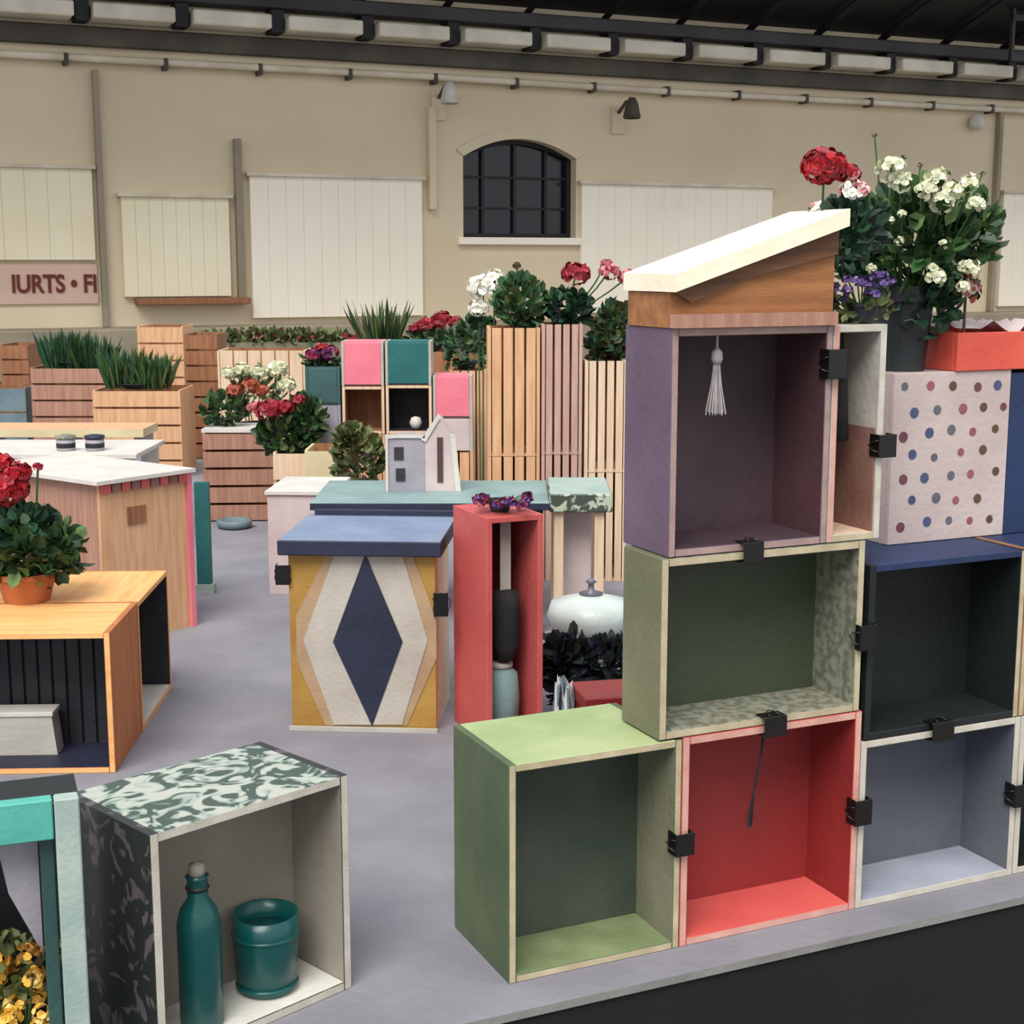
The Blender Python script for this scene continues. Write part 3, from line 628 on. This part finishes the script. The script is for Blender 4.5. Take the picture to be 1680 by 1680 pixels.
# house-shaped wooden box with white lid
Yh = 4.45
zh = pY(162, 794, Yh).z; a = pY(162, 794, Yh); b = pz(303, 774, zh); c = pz(76, 758, zh)
w = (b-a).length; dp = (c-a).length; a.z = 0; brz = math.atan2(b.y-a.y, b.x-a.x)
hb_ = thing('lidded_wooden_box', 'orange-toned wooden box with white lid and small brown label, behind the geranium', 'box', a, brz)
box('front_board', 0, w, 0, 0.012, 0, zh, 'natural', hb_); box('side_board', 0, 0.012, 0.012, dp, 0, zh, 'pink_wood', hb_)
box('side_board', w-0.012, w, 0.012, dp, 0, zh, 'pink', hb_); box('back_board', 0.012, w-0.012, dp-0.012, dp, 0, zh, 'natural', hb_)
box('side_strip', w+0.0005, w+0.02, -0.01, 0.02, 0, zh, 'pink', hb_)
box('label_plate', w*.3, w*.3+0.07, -0.005, -0.0002, zh-0.14, zh-0.085, 'brown_wood', hb_)
for i in range(9): box('lid_trim', i*w/9+0.002, (i+1)*w/9-0.004, -0.014, -0.0005, zh-0.030, zh-0.001, 'rosewash' if i % 2 else 'salmon', hb_)
bm = bmesh.new(); prism(bm, [(-0.03, zh), (w+0.02, zh), (w+0.02, zh+0.012), (-0.03, zh+0.012)], -0.03, dp+0.02); link('lid', bm, 'white', hb_)

# ================================================================ FAR DISPLAYS ON THE PODIUM
def slat_crate(name, label, cat, loc, rz, w, h, d, m, n=4, group=None, back='brown_wood', horiz=False):
    r = thing(name, label, cat, loc, rz, group)
    box('side_board', 0, 0.012, 0, d, 0, h, m, r); box('side_board', w-0.012, w, 0, d, 0, h, m, r)
    box('back_board', 0.012, w-0.012, d-0.01, d, 0, h, back, r); box('bottom_board', 0.012, w-0.012, 0.008, d-0.01, 0, 0.01, m, r)
    if horiz:
        k = (h)/n
        for i in range(n): box('slat', 0, w, -0.010, -0.0005, i*k+0.006, (i+1)*k-0.006, m, r)
    else:
        k = (w-0.024)/n
        for i in range(n): box('slat', 0.012+i*k+0.004, 0.012+(i+1)*k-0.004, 0.0, 0.010, 0.001, h, m, r)
    return r
def span(x0, x1, yt, Y, yb=None):
    a = pY(x0, yt, Y); b = pY(x1, yt, Y); return a.x, b.x-a.x, a.z, (pY(x0, yb, Y).z if yb else 0)

# natural slatted tower (three columns, each two crates high)
for (x0, x1, yt, m, lab) in ((800, 888, 538, 'natural', 'left'), (889, 958, 532, 'blush_wood', 'middle'), (960, 1032, 592, 'pale_wood', 'right')):
    X, w, zt_, _ = span(x0, x1, yt, 5.4); hh = zt_/2
    slat_crate('slatted_crate', 'tall slatted wooden crate, bottom %s of the natural wooden stack' % lab, 'crate', (X, 5.4, 0), R(2), w-.004, hh-.001, 0.25, m, 4, 'slatted crates behind the plum crate')
    slat_crate('slatted_crate', 'tall slatted wooden crate, top %s of the natural wooden stack' % lab, 'crate', (X, 5.4, hh), R(2), w-.004, hh-.001, 0.25, m, 4, 'slatted crates behind the plum crate')
def planted(name, label, px, py, Y, zbase, fol, heads=(), potm='darkpot', pr=0.06, ph=0.08, L=0.05, mats=LG, hm=P_RED, n=160, bl=None):
    """plant whose pot stands at photo column px on height zbase"""
    x = pY(px, 600, Y).x; b = Vector((x, Y, zbase)); r = thing(name, label, 'plant', b)
    pot(r, pr*.75, pr, ph, potm)
    s = Y/FPX
    for (fx, fy, rx, rz_) in fol:
        c = rel(pY(fx, fy, Y), b)
        if bl: blades(r, (c[0], c[1], c[2]-rz_*s), (rx*s, rx*s*.6), n, rz_*s*2, mats, w=0.02, spread=bl)
        else: foliage(r, c, (rx*s, min(rx*s, .12)*.8, rz_*s), n, L, mats)
    tp = []
    for i, hd in enumerate(heads):
        hx, hy, hr = hd[:3]; c = rel(pY(hx, hy, Y-.05), b); tp.append(c); head(r, c, hr*s, hd[3] if len(hd) > 3 else hm, 60, flat=.8)
    if tp: stems(r, (0, 0, ph*.9), tp, 0.003)
    return r
zt1 = span(800, 888, 538, 5.4)[2]; zt3 = span(960, 1032, 592, 5.4)[2]
planted('tower_greenery', 'round grey-green herb on the left of the slatted wooden stack', 850, 500, 5.52, zt1-.001, [(855, 495, 38, 34)], [(848, 436, 9, [LO[2]])], mats=[LB[2], LG[1], LO[0]], pr=.04, ph=.05, n=240)
planted('tower_geranium', 'dark red geranium on top of the slatted wooden stack', 925, 500, 5.52, span(889,958,532,5.4)[2]-.001, [(932, 505, 34, 24)], [(945, 448, 30), (1000, 445, 22, P_PINK), (1030, 455, 20, P_PINK), (995, 432, 12, P_PINK)], mats=LB, pr=.04, ph=.05, n=160, hm=P_CRIM)
planted('tower_pink_flowers', 'leafy plant with small white blooms on the lower slatted column', 1000, 570, 5.55, zt3-.001, [(1012, 535, 30, 32), (1000, 570, 30, 20)], [(1070, 500, 7, P_WHITE), (1092, 512, 7, P_WHITE), (1050, 470, 18, P_PINK)], mats=LO[:1]+LB[1:2]+LO[2:], pr=.04, ph=.05)
# white cloth ball / hydrangea left of the tower
planted('white_hydrangea', 'big white hydrangea bloom left of the slatted wooden stack', 790, 520, 5.75, 0.0, [(785, 545, 26, 24)], [(793, 470, 32, P_WHITE), (812, 458, 24, P_WHITE), (785, 505, 22, P_WHITE)], pr=.07, ph=.12, n=90)

# shelf of coloured small crates
Ys = 6.5
def zY(py, Y=Ys): return pY(600, py, Y).z
stacks = [((500, 558), [(602, 662, 'petrol', 'petrol blue'), (664, 742, 'lilac', 'lilac grey')]),
          ((560, 630), [(560, 632, 'pink', 'candy pink'), (634, 712, 'open', 'open brown')]),
          ((632, 708), [(560, 630, 'teal_pt', 'teal'), (632, 712, 'open', 'open dark')]),
          ((710, 775), [(616, 684, 'pink', 'candy pink'), (686, 742, 'pinkwhite', 'pinkish white')])]
desc = {(0,0): 'petrol blue small box, leftmost of the coloured boxes', (0,1): 'lilac grey small box under the petrol blue box',
        (1,0): 'candy pink small box at the top left of the coloured boxes', (1,1): 'small open wooden box under the upper pink box',
        (2,0): 'teal small box between the two pink boxes', (2,1): 'small dark open box with a white ball, under the teal box',
        (3,0): 'candy pink small box, rightmost of the coloured boxes', (3,1): 'pinkish white small box under the right pink box'}
for si, ((x0, x1), rows) in enumerate(stacks):
    X = pY(x0, 600, Ys).x; w = pY(x1, 600, Ys).x - X
    zlow = zY(rows[-1][1])
    slat_crate('support_crate', ['wooden crate under the leftmost coloured boxes', 'wooden crate under the left pink box column', 'wooden crate under the teal box column', 'wooden crate under the right pink box column'][si], 'crate', (X, Ys, 0), 0, w, zlow-.001, 0.2, 'natural', 3, 'crates carrying the coloured boxes')
    for ri, (ya, yb, m, _) in enumerate(rows):
        z1 = zY(ya); z0 = zY(yb) if ri == len(rows)-1 else zY(rows[ri+1][0])+.001
        if m == 'open': crate('small_open_box', desc[(si,ri)], 'box', (X, Ys, z0), 0, w, z1-z0, 0.2, 'brown_wood', 'brown_wood' if si == 1 else 'dark_in', 'pale_wood', t=0.014, group='small boxes in the coloured display')
        else:
            r = thing('painted_box', desc[(si,ri)], 'box', (X, Ys, z0), 0, 'small boxes in the coloured display')
            box('front_board', 0.012, w-.014, 0.0, 0.012, 0.006, z1-z0-.006, m, r, bev=.002)
            box('side_board', 0, 0.0115, 0.0, 0.2, 0, z1-z0-.001, 'whitewash' if si else m, r); box('side_board', w-.0135, w-.002, 0.0, 0.2, 0, z1-z0-.001, 'whitewash' if si else m, r)
            box('top_board', 0.012, w-.014, 0.0125, 0.2, z1-z0-.012, z1-z0-.001, m, r)
planted('magenta_pot_plant', 'magenta blooms on top of the petrol blue box', 528, 600, Ys+.1, zY(602), [(528, 590, 26, 12)], [(515, 582, 18, P_MAG), (540, 578, 20, P_MAG), (528, 570, 14, P_CRIM)], pr=.035, ph=.04, n=50)
bm = bmesh.new(); lathe(bm, [(0.001, 0), (0.02, 0.006), (0.029, 0.029), (0.02, 0.052), (0.001, 0.058)], 16)
o = link('white_ball', bm, 'white', None, True, loc=(pY(682, 690, Ys+.05).x, Ys+.06, zY(712)+0.0145)); tag(o, 'little white ball inside the small dark open box', 'ball')
# plants further back, beyond the coloured boxes
def tower(x0, x1, yt, Y, m, label, name='wooden_crate', n=3, horiz=True, d=0.3, yb=None, rz=0, cat='crate', group=None):
    X, w, z1, z0 = span(x0, x1, yt, Y, yb); return slat_crate(name, label, cat, (X, Y, z0), rz, w, z1-z0-.001, d, m, n, group, horiz=horiz), z1
tower(598, 790, 575, 7.6, 'brown_wood', 'wide brown wooden crate standing behind the coloured boxes', n=6)
z = span(598, 790, 575, 7.6)[2]
planted('spiky_dark_plant', 'dark spiky plant rising behind the teal and pink boxes', 630, 560, 7.7, z-.001, [(625, 535, 28, 46)], mats=LO[:1]+LG[:1], pr=.07, ph=.05, n=70, bl=.5)
planted('wine_red_geranium', 'wine red geranium row behind the teal box', 710, 560, 7.75, z-.001, [(705, 560, 40, 16)], [(700, 532, 20, P_CRIM), (725, 524, 22, P_CRIM), (748, 528, 16, P_CRIM), (680, 538, 12, P_CRIM)], pr=.06, ph=.05, n=90)
X_, w_, z2, _ = span(738, 798, 608, 6.9)
slat_crate('narrow_plant_crate', 'narrow wooden crate under the bright green leafy plant', 'crate', (X_, 6.9, 0), 0, w_, z2-.001, .2, 'natural', 4)
planted('bright_leaf_plant', 'bright green leafy plant to the right of the teal box', 765, 590, 7.0, z2-.001, [(765, 572, 34, 36)], mats=[LB[1], LG[1], LB[2]], pr=.05, ph=.04, n=130)

# blue table with navy rim and the small lilac house on it
Yt = 4.6; A0 = pY(508, 826, Yt); B0 = pY(902, 826, Yt); ztb = A0.z
tb = thing('blue_table', 'low powder blue table with a dark navy edge behind the diamond box', 'table', (A0.x, Yt, 0))
wt = B0.x-A0.x
box('table_top', 0, wt, 0, 0.50, ztb-.022, ztb, ['navy', 'aqua'], tb, [0,0,0,0,0,1], .002)
for x, y in ((0.02, 0.03), (wt-.06, 0.03), (0.02, .43), (wt-.06, .43)): box('leg', x, x+.04, y, y+.04, 0, ztb-.0225, 'navy', tb)
Yl = 4.85; X0 = pY(632, 700, Yl).x; X1 = pY(750, 700, Yl).x; w = X1-X0
hs = thing('lilac_house', 'small lilac grey doll house with white gable outlines on the blue table', 'house', (X0, Yl, ztb+.0005))
hh = pY(640, 712, Yl).z - ztb; hp = pY(640, 688, Yl).z - ztb
bm = bmesh.new(); prism(bm, [(0, 0), (w*.55, 0), (w*.55, hh*.9), (w*.3, hh*.95), (0, hh*.9)], 0, .14); link('house_wall', bm, 'lilac', hs)
bm = bmesh.new(); prism(bm, [(w*.552, 0), (w, 0), (w*.93, hh*.95), (w*.75, hp), (w*.552, hh)], 0.0, .14); link('house_wall', bm, 'pinkwhite', hs)
for pts in ([(0,0),(0.008,0),(0.008,hh*.93),(0,hh*.93)], [(0,hh*.93),(w*.55,hh*.93),(w*.55,hh*.99),(0,hh*.99)], [(w*.98,0),(w*1.05,0),(w*.97,hh),(w*.90,hh)], [(w*.5,hh*.9),(w*.74,hp*1.08),(w*.78,hp*1.04),(w*.56,hh*.86)]):
    bm = bmesh.new(); prism(bm, pts, -.006, -.0005); link('outline_trim', bm, 'white', hs)
for x, z in ((.12, .55), (.14, .18)):
    box('window', w*x, w*x+w*.13, -.004, -.0003, hh*z, hh*(z+.22), 'dark_in', hs)
box('door', w*.72, w*.80, -.004, -.0003, 0.03, hp*.75, 'plum_red', hs)
# patterned stool to the right
Yo = 4.62; X0 = pY(800, 800, Yo).x; X1 = pY(1006, 800, Yo).x; z1 = pY(900, 812, Yo).z; z0 = pY(900, 842, Yo).z
sl = thing('floral_print_table', 'low table with floral print edge and pale legs right of the blue table', 'table', (X0+.19, Yo+.012, 0))
o_ = .19
box('table_top', 0-o_+.195, X1-X0-o_, 0, .38, z0, z1, ['bot_tray', 'mint'], sl, [0,0,0,0,0,1], .004)
for x, y in ((0.02, .02), (X1-X0-o_-.055, .02), (0.02, .32), (X1-X0-o_-.055, .32)): box('leg', x, x+.03, y, y+.03, 0, z0-.0005, 'pale_wood', sl)
box('shelf_board', .05, X1-X0-o_-.06, .12, .13, 0, z0-.001, 'pinkwhite', sl)

# white box left, shrub, yellow box
Yw = 5.2; X, w, z1, _ = span(438, 545, 806, Yw)
r = thing('pale_pink_box', 'pinkish white box with pale rim left of the blue table', 'box', (X, Yw, 0), R(-3))
box('front_board', 0, w, 0, .012, 0, z1-.012, 'pinkwhite', r); box('side_board', w-.012, w, .0125, .36, 0, z1-.012, 'pinkwhite', r); box('side_board', 0, .012, .0125, .36, 0, z1-.012, 'pinkwhite', r)
box('back_board', .0125, w-.0125, .348, .36, 0, z1-.012, 'pinkwhite', r); box('lid', -.008, w+.008, -.008, .37, z1-.0115, z1, 'white', r)
X, w, z1, _ = span(500, 565, 738, 6.0)
r = slat_crate('yellow_crate', 'pale yellow crate left of the bushy shrub', 'crate', (X, 6.0, 0), 0, w, z1, .22, 'cream', 2, horiz=True)
planted('bushy_shrub', 'olive green shrub in a dark pot left of the lilac doll house', 588, 790, 5.8, 0.0, [(590, 752, 36, 42), (575, 720, 18, 14)], mats=LO, pr=.06, ph=.16, n=220)
X, w, zpl, _ = span(448, 520, 742, 6.3)
slat_crate('plain_wood_crate', 'plain light wooden crate right of the reddish planter', 'crate', (X, 6.3, 0), 0, w, zpl, .18, 'pale_wood', 3, horiz=True)
X, w, z1, _ = span(332, 450, 710, 6.7)
slat_crate('reddish_planter', 'reddish wooden planter below the red geraniums', 'planter', (X, 6.7, 0), R(4), w, z1, .3, 'pink_wood', 5, horiz=True)
box('planter_rim', X-.005, X+w*.7, 6.70, 6.98, z1+.0005, z1+.016, 'white')
bpy.data.objects['planter_rim'].parent = None
tag(bpy.data.objects['planter_rim'], 'white board lying on the reddish planter', 'board')
z1 += .0165
planted('geranium_bush_left', 'dark leafy geranium with rust blooms at the left of the reddish planter', 365, 700, 6.85, z1, [(368, 672, 34, 26)], [(385, 640, 18, P_ORAN), (412, 632, 20, P_ORAN), (430, 640, 16, P_ORAN)], pr=.04, ph=.03, n=160)
planted('geranium_bush_right', 'dark leafy geranium with deep red blooms right of the reddish planter', 480, 740, 6.42, zpl, [(470, 715, 48, 28), (500, 690, 26, 36)], [(440, 672, 28, P_CRIM), (468, 668, 20, P_RED), (490, 655, 14, P_CRIM), (415, 668, 14, P_PINK)], pr=.05, ph=.04, n=260, mats=LG[:2]+LO[:1])
planted('cream_flower_bush', 'cream coloured blooms between the geraniums and the petrol blue box', 420, 680, 7.2, 0.0, [(420, 640, 50, 30)], [(375, 612, 16, P_CREAM), (398, 606, 18, P_CREAM), (425, 610, 18, P_CREAM), (455, 604, 24, P_CREAM), (470, 630, 20, P_CREAM)], pr=.1, ph=.4, n=120, mats=LO[:2]+LB[2:])
# mottled objects on the floor between
bm = bmesh.new(); lathe(bm, [(.06, 0), (.075, .01), (.08, .035), (.06, .04), (.055, .015), (.001, .012)], 24)
tag(link('grey_dish', bm, 'bluegrey', None, True, loc=(pz(385, 866, 0).x, pz(385, 866, 0).y, 0)), 'shallow grey dish on the podium in front of the reddish planter', 'dish')
X = pY(318, 800, 5.2).x
r = thing('upright_plank', 'upright teal plank with mint foot beside the lidded wooden box', 'board', (X, 5.2, 0)); z1 = pY(330, 792, 5.2).z
box('board', 0, .05, 0, .03, .035, z1, 'teal_pt', r); box('foot', -.005, .06, -.01, .04, 0, .034, 'mint', r)

# left middle: planters with green plants, post crates, white table
Ya = 8.6
X, w, zA, _ = span(50, 178, 603, Ya)
slat_crate('left_planter', 'wooden planter with reddish boards at the far left', 'planter', (X, Ya, 0), 0, w, zA, .35, 'pink_wood', 6, horiz=True)
planted('left_green_plant', 'dark green spiky plant in the far left planter', 120, 600, Ya+.12, zA, [(110, 575, 36, 34), (145, 580, 34, 30)], mats=[LG[0], LG[1], LB[1]], pr=.09, ph=.03, n=130, bl=.35)
Yb = 8.1; X, w, zB, _ = span(152, 296, 640, Yb)
slat_crate('right_planter', 'wooden planter just right of and below the far left planter', 'planter', (X, Yb, 0), 0, w, zB, .35, 'natural', 5, horiz=True)
planted('bushy_green_plant', 'broad green plant in the planter beside the brown wooden column', 225, 635, Yb+.12, zB, [(205, 605, 32, 34), (245, 610, 32, 30)], mats=[LB[1], LG[1], LO[0]], pr=.09, ph=.03, n=150, bl=.3)
r, _ = tower(225, 300, 535, 9.6, 'natural', 'tall orange-brown crate standing behind the planters', n=7)
tower(302, 356, 548, 8.9, 'brown_wood', 'tall brown wooden column right of the planters', n=8)
tower(0, 46, 565, 9.4, 'brown_wood', 'dim brown crate at the left edge behind the planters', n=7)
X, w, z1, _ = span(-60, 42, 636, 8.8); 
slat_crate('blue_grey_crate', 'blue grey crate at the left edge of the picture', 'crate', (X, 8.8, 0), 0, w, z1, .3, 'bluegrey', 3, horiz=True)
tower(356, 500, 575, 8.3, 'pale_wood', 'wide pale slatted crate behind the cream flowers', n=6, horiz=False)
# white table with black and white items
Yv = 6.2; zv = pY(100, 735, Yv).z; X = pY(-40, 735, Yv).x; X1 = pY(243, 735, Yv).x
wt_ = thing('white_table', 'white table at left behind the lidded wooden box', 'table', (X, Yv-.2, 0)); w = X1-X
box('table_top', 0, w, 0, .5, zv-.02, zv, 'white', wt_, bev=.002)
for x, y in ((.02,.02),(w-.06,.02),(.02,.43),(w-.06,.43)): box('leg', x, x+.04, y, y+.04, 0, zv-.0205, 'white', wt_)
for i, (px, lab, m1) in enumerate(((118, 'grey patterned tin on the white table', 'speck'), (165, 'black and white cup on the white table, right of the tin', 'navy'))):
    r = thing('patterned_tin', lab, 'tin', (pY(px, 740, Yv).x, Yv-.08, zv+.0005))
    bm = bmesh.new(); lathe(bm, [(.036, 0), (.038, .003), (.038, .045), (.03, .048)], 20); link('tin_body', bm, 'lilac', r, True)
    bm = bmesh.new(); lathe(bm, [(.0395, .0485), (.041, .05), (.041, .062), (.02, .066)], 20); link('lid', bm, m1, r, True)
    bm = bmesh.new(); lathe(bm, [(.0385, .012), (.039, .014), (.039, .030), (.0385, .032)], 20); link('label_band', bm, 'black_in', r, True)
r = thing('cream_shelf_board', 'long cream and lilac shelf between the planters and the white table', 'shelf', (pY(-40, 712, 7.2).x, 7.2, 0))
w = pY(235, 712, 7.2).x - pY(-40, 712, 7.2).x; z1 = pY(100, 704, 7.2).z
box('shelf_board', 0, w, 0, .3, z1-.04, z1, ['cream', 'natural'], r, [0,0,0,0,0,1])
for x in (.02, w/2, w-.05): box('shelf_leg', x, x+.03, .02, .28, 0, z1-.0405, 'lilac', r)

# behind the gap between the red crate and the moss crate
Yc = 3.95
c0 = pY(972, 1075, Yc); 
r = thing('pale_lidded_bowl', 'pale mint white rounded cover with grey handle beside the moss crate', 'cover', (c0.x, Yc+.1, 0))
z1 = pY(972, 975, Yc+.1).z; z0 = pY(972, 1075, Yc+.1).z
bm = bmesh.new(); lathe(bm, [(.015, z0-.03), (.05, z0+.02), (.10, z0+.065), (.124, z0+.115), (.112, z1-.022), (.03, z1)], 32); link('cover_body', bm, 'milk', r, True)
bm = bmesh.new(); lathe(bm, [(.030, z1+.0005), (.034, z1+.004), (.010, z1+.012), (.008, z1+.03), (.016, z1+.036), (.004, z1+.046)], 20); link('handle', bm, 'greyk', r, True)
bm = bmesh.new(); lathe(bm, [(.07, 0), (.07, .01), (.02, .02), (.018, z0-.0305)], 24); link('pedestal', bm, 'mint', r, True)
Yd = 3.74; d0 = pz(970, 1150, 0.0)
r = planted('dark_foliage_pot', 'dark leafy plant in the gap between red crate and moss crate', 960, 1100, Yd, 0.0, [(930, 1080, 34, 34), (1000, 1085, 36, 32), (925, 1120, 26, 34)], mats=LD, pr=.05, ph=.12, n=190, L=.045)
r = thing('red_tin', 'red box lying behind the sage green crate', 'box', (pY(985, 1140, 3.45).x, 3.36, 0), R(12)); z1 = pY(985, 1122, 3.4).z
box('box_body', -.06, .16, -.07, .07, 0, z1-.03, 'redtin', r, bev=.004); box('lid', -.063, .163, -.073, .073, z1-.0295, z1, 'redtin', r, bev=.003)
r = thing('blue_grey_cloth', 'small crumpled blue and white cloth beside the red box', 'cloth', (pY(928, 1140, 3.4).x, 3.36, 0), R(-10)); z1 = pY(928, 1095, 3.4).z
bm = bmesh.new(); N = 14; g = []
for i in range(N+1):
    row = []
    for k in range(N+1):
        x = -.05+.085*i/N; y = -.045+.09*k/N; e = min(i, N-i, k, N-k)/(N/2)
        row.append(bm.verts.new((x+random.uniform(-.003,.003), y, z1*min(1, e*1.6)*random.uniform(.72, 1.0)+.001)))
    g.append(row)
for i in range(N):
    for k in range(N): bm.faces.new((g[i][k], g[i+1][k], g[i+1][k+1], g[i][k+1])).material_index = 0 if (i*3+k*5) % 7 < 4 else 1 if (i+k) % 3 else 2
link('cloth_folds', bm, ['bluegrey', 'white', 'navy'], r)

# distant planter row in front of the dock
ft = thing('distant_planter', 'long green and red planting strip at the foot of the far wall', 'planter', (pY(300, 560, 19).x, 19, -0.5)); w = pY(600, 560, 19).x - pY(300, 560, 19).x
zt_ = pY(400, 562, 19).z + .5
box('trough', 0, w, 0, .4, 0, zt_, 'olive_out', ft)
foliage(ft, (w/2, .2, zt_+.03), (w/2, .2, .10), 700, .10, LO); 
for i in range(14): head(ft, (random.uniform(.1, w-.1), .05, zt_+random.uniform(.04, .11)), .05, P_CRIM, 24)
